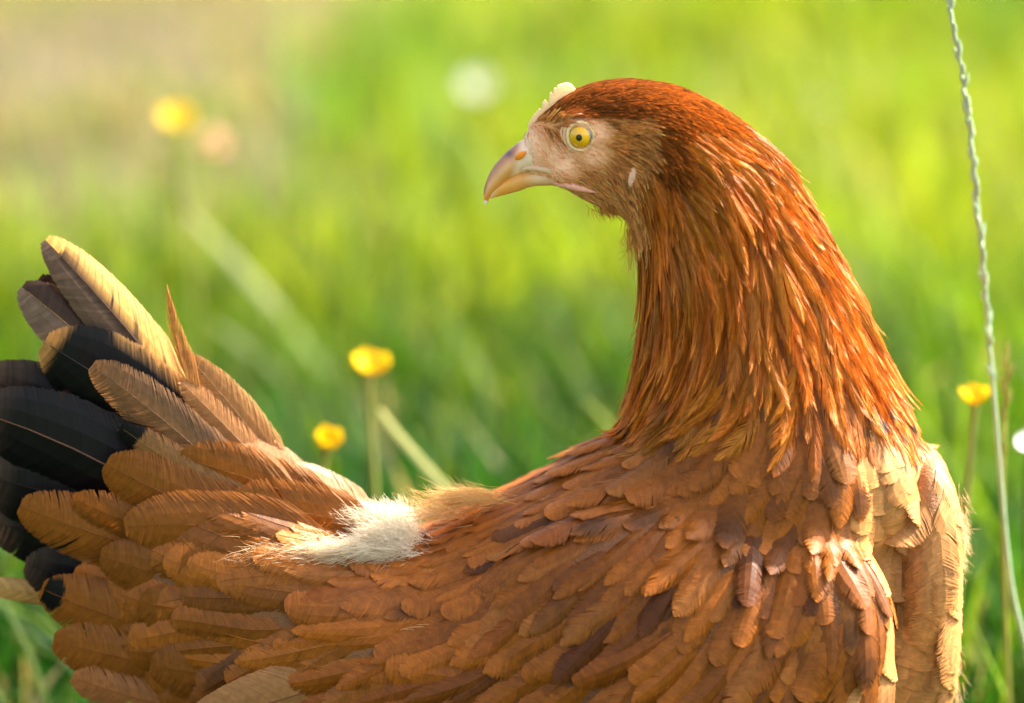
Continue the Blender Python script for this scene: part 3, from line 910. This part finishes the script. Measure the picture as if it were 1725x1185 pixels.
def c_lower(px, py, v):
    c = lerp3([(826, (.75, .55, .32)), (840, (.80, .38, .06)), (880, (.78, .38, .10)), (905, (.80, .54, .33)), (940, (.76, .46, .33))], px)
    return c
poly_loft_mesh('lower_beak', LOWER, 6, 24, c_lower, 2.0, M_HORN)

def side_hit(px, py, far=False):
    o = Vector(CAM); d = Vector(at(px, py, 0) - CAM).normalized()
    loc, nor, idx, dist = bvh.ray_cast(o, d)
    return np.array(loc), np.array(nor)

def ribbon(name, pts, rad, col, mat, par, lift=0.0, on='surf', tap=True, nseg=10, flatk=.6, mir=False):
    """soft cord lying along photo points on the head"""
    V = []
    ps = []
    for (px, py, dep) in pts:
        if on == 'surf':
            l, n = side_hit(px, py)
            p = l + n * lift * S
        else:
            p = at(px, py, dep)
        ps.append(p)
    ps = np.array(ps)
    m = len(ps)
    tt = np.linspace(0, 1, m * 4)
    ps = np.stack([np.interp(tt, np.linspace(0, 1, m), ps[:, i]) for i in range(3)], 1)
    for _ in range(3):
        ps[1:-1] = (ps[:-2] + 2 * ps[1:-1] + ps[2:]) / 4
    T = unit(np.gradient(ps, axis=0))
    for i, (p, t) in enumerate(zip(ps, T)):
        f = tt[i]
        r = rad * S * (np.clip(math.sin(math.pi * np.clip(f, .03, .97)), 0, 1) ** .5 if tap else 1)
        n = np.array([0, -1.0, 0]); n = unit(n - t * (n @ t)); s_ = np.cross(t, n)
        for j in range(nseg):
            a_ = 2 * math.pi * j / nseg
            V.append(p + s_ * math.cos(a_) * r + n * math.sin(a_) * r * flatk)
    V = np.array(V)
    if mir: V[:, 1] *= -1
    k = len(ps)
    Q = np.array([[i * nseg + j, i * nseg + (j + 1) % nseg, (i + 1) * nseg + (j + 1) % nseg, (i + 1) * nseg + j] for i in range(k - 1) for j in range(nseg)])
    return link(name, make_mesh(name, V, Q, np.repeat(np.asarray(col)[None], len(V), 0), True), mat, par)

# gape corner, nostril, ear lobe, wattle edge (both sides of the head)
for mir in (False, True):
    ribbon('mouth_corner', [(880, 285, 18), (900, 283, 23), (920, 286, 30), (938, 292, 38), (958, 299, 43)], 6.0, (.74, .50, .34), M_HORN, hen, on='d', mir=mir, flatk=.9)
    ribbon('nostril', [(868, 269, 24.5), (875, 263, 26), (886, 256, 27)], 6.0, (.80, .27, .02), M_HORN, hen, on='d', mir=mir, flatk=.5)
    ribbon('ear_lobe', [(1070, 272, 0), (1069, 284, 0), (1066, 298, 0), (1063, 312, 0), (1061, 322, 0)], 8, (.86, .52, .42), M_SKIN, hen, lift=-2, mir=mir, flatk=.75)
    ribbon('wattle', [(930, 308, 0), (955, 311, 0), (980, 317, 0), (1006, 323, 0)], 6.5, (.86, .42, .32), M_SKIN, hen, lift=1, mir=mir, flatk=.7)

# eyes
for mir in (False, True):
    c, n = side_hit(978, 230)
    n = unit(n * .35 + unit(np.array([-.10, -1.0, .04])) * .65)
    if mir:
        c = c * np.array([1, -1, 1]); n = n * np.array([1, -1, 1])
    zq = Vector(n).to_track_quat('Z', 'Y').to_matrix()
    ex, ey, ez = [np.array(zq.col[i]) for i in range(3)]
    if ex[0] < 0:
        ex, ey = -ex, -ey
    r = 24 * S
    cc = c - n * 14 * S
    def cap(name, r0, a0, a1, colf, mat, par, off=(0, 0), rings=14, seg=40, asp=1.0):
        V, Cs = [], []
        for i in range(rings + 1):
            th = a0 + (a1 - a0) * i / rings
            for j in range(seg):
                ph = 2 * math.pi * j / seg
                dx, dy = math.sin(th) * math.cos(ph) * asp + off[0], math.sin(th) * math.sin(ph) + off[1]
                dz = math.sqrt(max(0, 1 - dx * dx - dy * dy))
                V.append(cc + (ex * dx + ey * dy + ez * dz) * r0)
                Cs.append(colf(i / rings, ph))
        Q = np.array([[i * seg + j, i * seg + (j + 1) % seg, (i + 1) * seg + (j + 1) % seg, (i + 1) * seg + j] for i in range(rings) for j in range(seg)])
        return link(name, make_mesh(name, np.array(V), Q, np.array(Cs), True), mat, par)
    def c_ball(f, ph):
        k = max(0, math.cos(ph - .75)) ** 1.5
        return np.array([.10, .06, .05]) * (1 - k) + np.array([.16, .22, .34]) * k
    eye = cap('eye', r, 0.001, 1.45, c_ball, M_EYE, hen)
    def c_iris(f, ph):
        v = 1 + .16 * math.sin(ph * 23) * f + .1 * math.sin(ph * 41 + 1)
        return np.array([.80, .43, .008]) * v * (1 - .35 * max(0, f - .8) / .2)
    cap('iris', r * 1.015, .001, .90, c_iris, M_EYE, eye, off=(-.05, -.05), asp=.92)
    cap('pupil', r * 1.03, .001, .235, lambda f, ph: np.array([.004, .003, .004]), M_EYE, eye, off=(-.05, -.02), asp=.9)
    # wrinkled pale lids: three rings
    for (rr, tk, dz, colr) in ((22.5, 3.0, 6.6, (.90, .66, .38)), (28.5, 2.8, 3.2, (.84, .52, .33)), (33.5, 2.2, 1.5, (.86, .50, .32))):
        V, seg, k = [], 64, 10
        for j in range(seg):
            ph = 2 * math.pi * j / seg
            rad = rr * (1 + .03 * math.sin(ph * 9) * (rr > 29) + .012 * math.sin(ph * 5 + 1))
            q = cc + (ex * math.cos(ph) * rad * .96 + ey * math.sin(ph) * rad * 1.04) * S + ez * (math.sqrt(max(0, 1 - .9)) * r + dz * S)
            out = ex * math.cos(ph) + ey * math.sin(ph)
            for i in range(k):
                a_ = 2 * math.pi * i / k
                V.append(q + (out * math.cos(a_) + ez * math.sin(a_)) * tk * S * (.85 + .25 * math.sin(ph * 1.0 - .6)))
        Q = np.array([[j * k + i, j * k + (i + 1) % k, ((j + 1) % seg) * k + (i + 1) % k, ((j + 1) % seg) * k + i] for j in range(seg) for i in range(k)])
        link('eyelid' if rr < 30 else 'eyelid_wrinkle', make_mesh('eyelid', np.array(V), Q, np.repeat(np.array(colr)[None], len(V), 0), True), M_SKIN, eye)

# comb
CRP = [(430, 440), (462, 388), (508, 332), (522, 340), (530, 292), (546, 272), (562, 292), (572, 300), (574, 236), (588, 222), (600, 240), (603, 204), (613, 192), (624, 200), (630, 178), (650, 170), (692, 160), (722, 172), (748, 202),
       (720, 250), (640, 305), (590, 345), (550, 400), (490, 470), (440, 500)]
b2 = bmesh.new()
pts = [(780 + x / 3.95, 100 + y / 3.95) for x, y in CRP]
vf = [b2.verts.new(at(x, y, 5.5)) for x, y in pts]
f = b2.faces.new(vf)
ex_ = bmesh.ops.extrude_face_region(b2, geom=[f])
for v in [g for g in ex_['geom'] if isinstance(g, bmesh.types.BMVert)]:
    v.co.y += 11 * S
bmesh.ops.recalc_face_normals(b2, faces=b2.faces)
bmesh.ops.bevel(b2, geom=[e for e in b2.edges], offset=2.2 * S, segments=3, affect='EDGES', profile=.6, clamp_overlap=True)
bmesh.ops.triangulate(b2, faces=[f for f in b2.faces if len(f.verts) > 4])
me = bpy.data.meshes.new('comb'); b2.to_mesh(me); b2.free()
a = me.color_attributes.new('col', 'FLOAT_COLOR', 'POINT')
for i, v in enumerate(me.vertices):
    a.data[i].color = (.92, .76, .52, 1)
me.polygons.foreach_set('use_smooth', np.ones(len(me.polygons), bool))
link('comb', me, M_COMB, hen)

# legs below the frame, standing on the lawn
def tube(pts, rads, nseg=10):
    pts = np.array(pts, float); V = []
    T = unit(np.gradient(pts, axis=0))
    for p, t, r in zip(pts, T, rads):
        n = np.array([0, -1.0, 0]) if abs(t[1]) < .9 else np.array([0, 0, 1.0])
        n = unit(n - t * (n @ t)); s_ = np.cross(t, n)
        for j in range(nseg):
            a_ = 2 * math.pi * j / nseg
            V.append(p + (s_ * math.cos(a_) + n * math.sin(a_)) * r)
    k = len(pts)
    Q = np.array([[i * nseg + j, i * nseg + (j + 1) % nseg, (i + 1) * nseg + (j + 1) % nseg, (i + 1) * nseg + j] for i in range(k - 1) for j in range(nseg)])
    return np.array(V), Q
for sg in (-1, 1):
    y = .038 * sg
    g = Bag()
    lc = np.array([.62, .40, .12])
    for pts, rad in (([(.055, y, .13), (.035, y, .09), (.05, y, .045), (.055, y, .012)], (.014, .008, .0065, .007)),
                     ([(.055, y, .012), (.09, y, .009), (.12, y, .004)], (.007, .005, .0015)),
                     ([(.055, y, .012), (.085, y + .022, .009), (.108, y + .038, .004)], (.007, .0045, .0015)),
                     ([(.055, y, .012), (.085, y - .022, .009), (.108, y - .038, .004)], (.007, .0045, .0015)),
                     ([(.055, y, .012), (.035, y, .008), (.018, y, .004)], (.006, .004, .0015))):
        Vv, Q = tube(pts, rad)
        g.add(Vv, Q, np.repeat(lc[None], len(Vv), 0))
    link('leg', g.mesh('leg', True), M_LEG, hen)

# the drop at the beak tip
bm = bmesh.new()
bmesh.ops.create_uvsphere(bm, u_segments=20, v_segments=14, radius=3.6 * S)
for v in bm.verts:
    if v.co.z > 0: v.co.z *= 1.5; v.co.x *= 1 - .25 * v.co.z / (5.4 * S); v.co.y *= 1 - .25 * v.co.z / (5.4 * S)
me = bpy.data.meshes.new('water_drop'); bm.to_mesh(me); bm.free()
me.polygons.foreach_set('use_smooth', np.ones(len(me.polygons), bool))
mw = bpy.data.materials.new('milky_drop'); mw.use_nodes = True
b_ = mw.node_tree.nodes['Principled BSDF']
b_.inputs['Base Color'].default_value = (.85, .80, .72, 1); b_.inputs['Roughness'].default_value = .1; b_.inputs['Transmission Weight'].default_value = .35; b_.inputs['IOR'].default_value = 1.33
o = link('water_drop', me, mw, label="tiny pale drop hanging from the tip of the hen's beak", cat='drop')
o.location = at(818, 340.5, 0)

# ------------------------------------------------------------------ flowers and stalks
def stalk_mesh(name, pts, rad, c, nseg=8, par=None, mat=M_STEM):
    pts = np.array(pts)
    m = len(pts)
    tt = np.linspace(0, 1, m * 6)
    ps = np.stack([np.interp(tt, np.linspace(0, 1, m), pts[:, i]) for i in range(3)], 1)
    for _ in range(8):
        ps[1:-1] = (ps[:-2] + 2 * ps[1:-1] + ps[2:]) / 4
    rr = np.interp(tt, np.linspace(0, 1, len(rad)), rad)
    V, Q = tube(ps, rr, nseg)
    cc = np.repeat((np.asarray(c)[None] * np.interp(tt, [0, 1], [1.0, 1.0])[:, None]), nseg, 0)
    return V, Q, cc

def buttercup(px, py, Y, dia, tilt, az, foot, label, opened=.55, group='yellow buttercups in the grass', stemc=(.30, .32, .08)):
    c = atY(px, py, Y)
    e = link('buttercup', None, None, label=label, cat='flower', group=group)
    e.location = (foot[0], foot[1], 0)
    ax = Vector((math.sin(tilt) * math.cos(az), math.sin(tilt) * math.sin(az), math.cos(tilt)))
    q = ax.to_track_quat('Z', 'Y').to_matrix()
    r = dia / 2
    for k in range(5):
        V, Cs = [], []
        nu, nvv = 9, 9
        a0 = 2 * math.pi * k / 5 + .3
        op = opened * R.uniform(.85, 1.15)
        for i in range(nu):
            s_ = i / (nu - 1)
            for j in range(nvv):
                x_ = (j / (nvv - 1) - .5) * 2
                wd = r * .80 * math.sin(min(1, s_ * 1.25 + .12) * math.pi * .5) * math.sqrt(max(.02, 1 - max(0, s_ - .72) ** 2 / .085)) * (1 if s_ < .99 else .55)
                rad_ = r * (.10 + .90 * math.sin(s_ * math.pi * .5 * (.55 + .45 * op)) * (.45 + .55 * op))
                z_ = r * (.05 + 1.05 * (1 - op * .55) * s_ ** 1.5) - abs(x_) ** 2 * r * .04
                ang = a0 + x_ * wd / max(rad_, r * .35)
                p = Vector((math.cos(ang) * rad_, math.sin(ang) * rad_, z_ + .02 * r * (k % 2)))
                V.append(Vector(c) + q @ (p - Vector((0, 0, .45 * r))))
                Cs.append(np.array([.86, .60, .006]) * (1 - .08 * (1 - s_)))
        Q = np.array([[i * nvv + j, i * nvv + j + 1, (i + 1) * nvv + j + 1, (i + 1) * nvv + j] for i in range(nu - 1) for j in range(nvv - 1)])
        link('petal', make_mesh('petal', np.array(V), Q, np.array(Cs), True), M_PETAL, e)
    # stamens
    g = Bag()
    for k in range(26):
        a_ = R.uniform(0, 6.28); rr = r * .26 * math.sqrt(R.random())
        p0 = Vector(c) + q @ Vector((math.cos(a_) * rr * .5, math.sin(a_) * rr * .5, -.4 * r)); p1 = Vector(c) + q @ Vector((math.cos(a_) * rr, math.sin(a_) * rr, -.05 * r))
        Vv, Q = tube([p0, (p0 + p1) / 2, p1], (r * .02, r * .025, r * .05), 5)
        g.add(Vv, Q, np.repeat(np.array([[.62, .46, .02]]), len(Vv), 0))
    link('stamens', g.mesh('stamens', True), M_PETAL, e)
    base = np.array(Vector(c) + q @ Vector((0, 0, -.45 * r)))
    mid = base * .5 + np.array([foot[0], foot[1], 0]) * .5 + np.array([.004, 0, .01])
    V, Q, cc = stalk_mesh('stem', [base, base - np.array(ax) * r * 1.1, mid, (foot[0], foot[1], -.01)], (.0019, .0015, .0018, .0022), stemc)
    link('stem', make_mesh('stem', V, Q, cc, True), M_STEM, e)
    return e
def foot_under(px, py, Y, dx=0.0):
    p = atY(px, py, Y)
    return (p[0] + dx, p[1] + .01)
buttercup(624, 612, .24, .0235, .25, -1.2, foot_under(624, 612, .24, .001), 'taller open buttercup on a straight stem above the dip of the hen\'s back', .62)
buttercup(553, 742, .20, .0200, .42, -1.0, foot_under(553, 742, .20, -.012), 'low half open buttercup just above the base of the hen\'s tail', .42)
buttercup(1642, 667, .16, .0185, .18, -1.5, foot_under(1642, 667, .16, -.018), 'buttercup at right between the hen\'s breast and the tall grass stalk', .55)
buttercup(299, 196, .78, .0225, .5, -1.4, foot_under(299, 196, .78, .01), 'blurred far buttercup in front of the bare soil patch', .8)

def daisy(px, py, Y, dia, label, colp=(.82, .82, .80), tilt=.7):
    c = Vector(atY(px, py, Y))
    ft = (c.x + .01, c.y + .012)
    e = link('daisy', None, None, label=label, cat='flower', group='white flowers in the grass')
    e.location = (ft[0], ft[1], 0)
    q = Vector((-.1, -math.sin(tilt), math.cos(tilt))).to_track_quat('Z', 'Y').to_matrix()
    r = dia / 2
    g = Bag()
    for k in range(19):
        a_ = 2 * math.pi * k / 19 + R.normal(0, .05)
        V = []
        for i in range(5):
            s_ = i / 4
            for x_ in (-1, 0, 1):
                wd = r * .15 * (.55, .9, 1, .9, .35)[i] * x_
                rr = r * (.22 + .78 * s_)
                V.append(c + q @ Vector((math.cos(a_) * rr - math.sin(a_) * wd, math.sin(a_) * rr + math.cos(a_) * wd, r * .18 * s_ ** 2 * (1 + .3 * (k % 2)) + .02 * r * abs(x_))))
        Q = np.array([[i * 3 + j, i * 3 + j + 1, i * 3 + j + 4, i * 3 + j + 3] for i in range(4) for j in range(2)])
        g.add(np.array(V), Q, np.repeat(np.array([colp]), 15, 0))
    link('petals', g.mesh('petals', True), M_PETAL, e)
    b3 = bmesh.new(); bmesh.ops.create_uvsphere(b3, u_segments=14, v_segments=8, radius=r * .27)
    for v in b3.verts: v.co = c + q @ Vector((v.co.x, v.co.y, v.co.z * .55))
    me = bpy.data.meshes.new('flower_eye'); b3.to_mesh(me); b3.free()
    a = me.color_attributes.new('col', 'FLOAT_COLOR', 'POINT')
    for d_ in a.data: d_.color = (.70, .50, .03, 1)
    link('flower_eye', me, M_PETAL, e)
    V, Q, cc = stalk_mesh('stem', [np.array(c) - np.array(q.col[2]) * r * .1, np.array(c) + np.array([0, .006, -.03]), np.array([ft[0], ft[1], -.01])], (.001, .001, .0013), (.10, .17, .03))
    link('stem', make_mesh('stem', V, Q, cc, True), M_STEM, e)
daisy(805, 143, 1.5, .026, 'pale blurred white flower in the far lawn left of the hen\'s comb', (.62, .65, .55))
daisy(1391, 175, 1.7, .018, 'faint white flower in the far lawn right of the hen\'s head', (.26, .32, .18))
daisy(1733, 746, .14, .0125, 'white flower cut off by the right edge beside the grass stalk')

# pale pink clover head near the far buttercup
c = Vector(atY(356, 250, 1.15))
e = link('clover', None, None, label='round pale pinkish clover head just below the far blurred buttercup', cat='flower')
e.location = (c.x, c.y + .01, 0)
g = Bag()
for k in range(70):
    d = unit(R.normal(0, 1, 3)); d[2] = abs(d[2]) * 1.0 - .25; d = unit(d)
    Vv, Q = tube([np.array(c) + d * .002, np.array(c) + d * .007 + np.array([0, 0, .001]), np.array(c) + d * .0125 + np.array([0, 0, .0025])], (.0008, .0014, .0004), 5)
    g.add(Vv, Q, np.repeat(np.array([[.95, .70, .50]]) * R.uniform(.8, 1.1), len(Vv), 0))
link('florets', g.mesh('florets', True), M_PETAL, e)
V, Q, cc = stalk_mesh('stem', [np.array(c), np.array(c) + np.array([.004, .004, -.06]), np.array([c.x, c.y + .01, -.01])], (.001, .001, .0014), (.10, .16, .03))
link('stem', make_mesh('stem', V, Q, cc, True), M_STEM, e)

# tall grass stalks at the right with long narrow seed heads
def seed_stalk(name, path, Y, rad, c, headspan, label, nsp, sl):
    pts = [atY(x, y, Y + dy) for x, y, dy in path]
    e = link(name, None, None, label=label, cat='grass stalk')
    ft = pts[-1]
    e.location = (ft[0], ft[1], 0)
    V, Q, cc = stalk_mesh('stem', pts, rad, c)
    link('stem', make_mesh('stem', V, Q, cc, True), M_STEM, e)
    pts = np.array(pts)
    seg = np.concatenate([[0], np.cumsum(np.linalg.norm(np.diff(pts, axis=0), axis=1))])
    g = Bag()
    for k in range(nsp):
        f = headspan[0] + (headspan[1] - headspan[0]) * (k + R.uniform(-.6, .6)) / nsp
        s_ = np.clip(f, 0, .999) * seg[-1]
        p = np.array([np.interp(s_, seg, pts[:, i]) for i in range(3)])
        p2 = np.array([np.interp(min(s_ + .004, seg[-1]), seg, pts[:, i]) for i in range(3)])
        t = unit(p - p2)              # upwards
        az = R.uniform(0, 6.28)
        sd = unit(np.cross(t, [0, 1.0, 0]))
        out = sd * math.cos(az) + np.array([0, 1.0, 0]) * math.sin(az)
        dirv = unit(t + out * R.uniform(.08, .32))
        l = sl * R.uniform(.7, 1.2)
        Vv, Q2 = tube([p + out * rad[0] * .6, p + out * rad[0] + dirv * l * .35, p + out * rad[0] + dirv * l * .7, p + out * rad[0] + dirv * l], (.0004, .0009, .0007, .0002), 6)
        g.add(Vv, Q2, np.repeat(np.asarray(c)[None] * R.uniform(.85, 1.25) + .03, len(Vv), 0))
    link('seed_head', g.mesh('seed_head', True), M_STEM, e)
BG = np.array([.42, .54, .36])
seed_stalk('grass_stalk', [(1592, -40, 0), (1606, 40, 0), (1622, 130, 0), (1636, 230, 0), (1646, 340, 0), (1656, 440, 0), (1665, 560, 0), (1676, 690, 0), (1685, 800, 0), (1694, 910, 0), (1706, 1010, 0), (1724, 1070, 0), (1745, 1180, .0), (1760, 1330, 0), (1768, 1480, 0)],
           .075, (.0005, .0009, .0011, .0014), BG, (0, .44), 'tall blue green grass stalk running up the right edge of the picture', 70, .0062)
seed_stalk('grass_stalk', [(1697, 600, 0), (1694, 680, 0), (1690, 760, 0), (1689, 860, 0), (1692, 1000, 0), (1700, 1200, 0), (1708, 1420, 0)],
           .11, (.0008, .001, .0012), np.array([.34, .34, .07]), (0, .25), 'short yellowish grass stalk just right of the tall blue green one', 12, .008)

def flat_blade(name, path, Y, wpx, c, label, Yd=0.0):
    pts = np.array([atY(x, y, Y + Yd * i / (len(path) - 1)) for i, (x, y) in enumerate(path)])
    tt = np.linspace(0, 1, 20)
    ps = np.stack([np.interp(tt, np.linspace(0, 1, len(pts)), pts[:, i]) for i in range(3)], 1)
    for _ in range(4): ps[1:-1] = (ps[:-2] + 2 * ps[1:-1] + ps[2:]) / 4
    T = unit(np.gradient(ps, axis=0))
    sd = unit(np.cross(T, FWD))
    wd = wpx * S * .5 * np.array([.3 + .7 * math.sin(math.pi * min(.97, .08 + .9 * f)) for f in tt])[:, None]
    nrm = np.cross(sd, T)
    V = np.stack([ps - sd * wd, ps + nrm * wd * .35, ps + sd * wd], 1).reshape(-1, 3)
    Q = np.array([[i * 3 + j, i * 3 + j + 1, i * 3 + j + 4, i * 3 + j + 3] for i in range(19) for j in range(2)])
    link(name, make_mesh(name, V, Q, np.repeat(np.asarray(c)[None], len(V), 0), True), M_GRASS, label=label, cat='grass blade')
flat_blade('dry_grass_blade', [(318, 362), (380, 425), (440, 490), (500, 565), (560, 650), (600, 740)], .85, 26, (.50, .54, .40), 'broad pale dry blade leaning across the blurred lawn right of the tail tip', .05)
flat_blade('dry_grass_blade', [(640, 690), (662, 722), (700, 768), (752, 824), (830, 905), (900, 1010)], .26, 15, (.54, .54, .34), 'pale dry blade leaning down from the taller buttercup to the hen\'s back', .03)
flat_blade('dry_grass_blade', [(360, 545), (420, 590), (490, 645), (540, 720)], .80, 20, (.40, .46, .31), 'short faint pale blade between the tail and the taller buttercup', .03)
flat_blade('dry_grass_blade', [(985, 672), (1025, 715), (1080, 790)], .40, 9, (.34, .40, .17), 'short pale blade tip just left of the base of the hen\'s neck', .02)
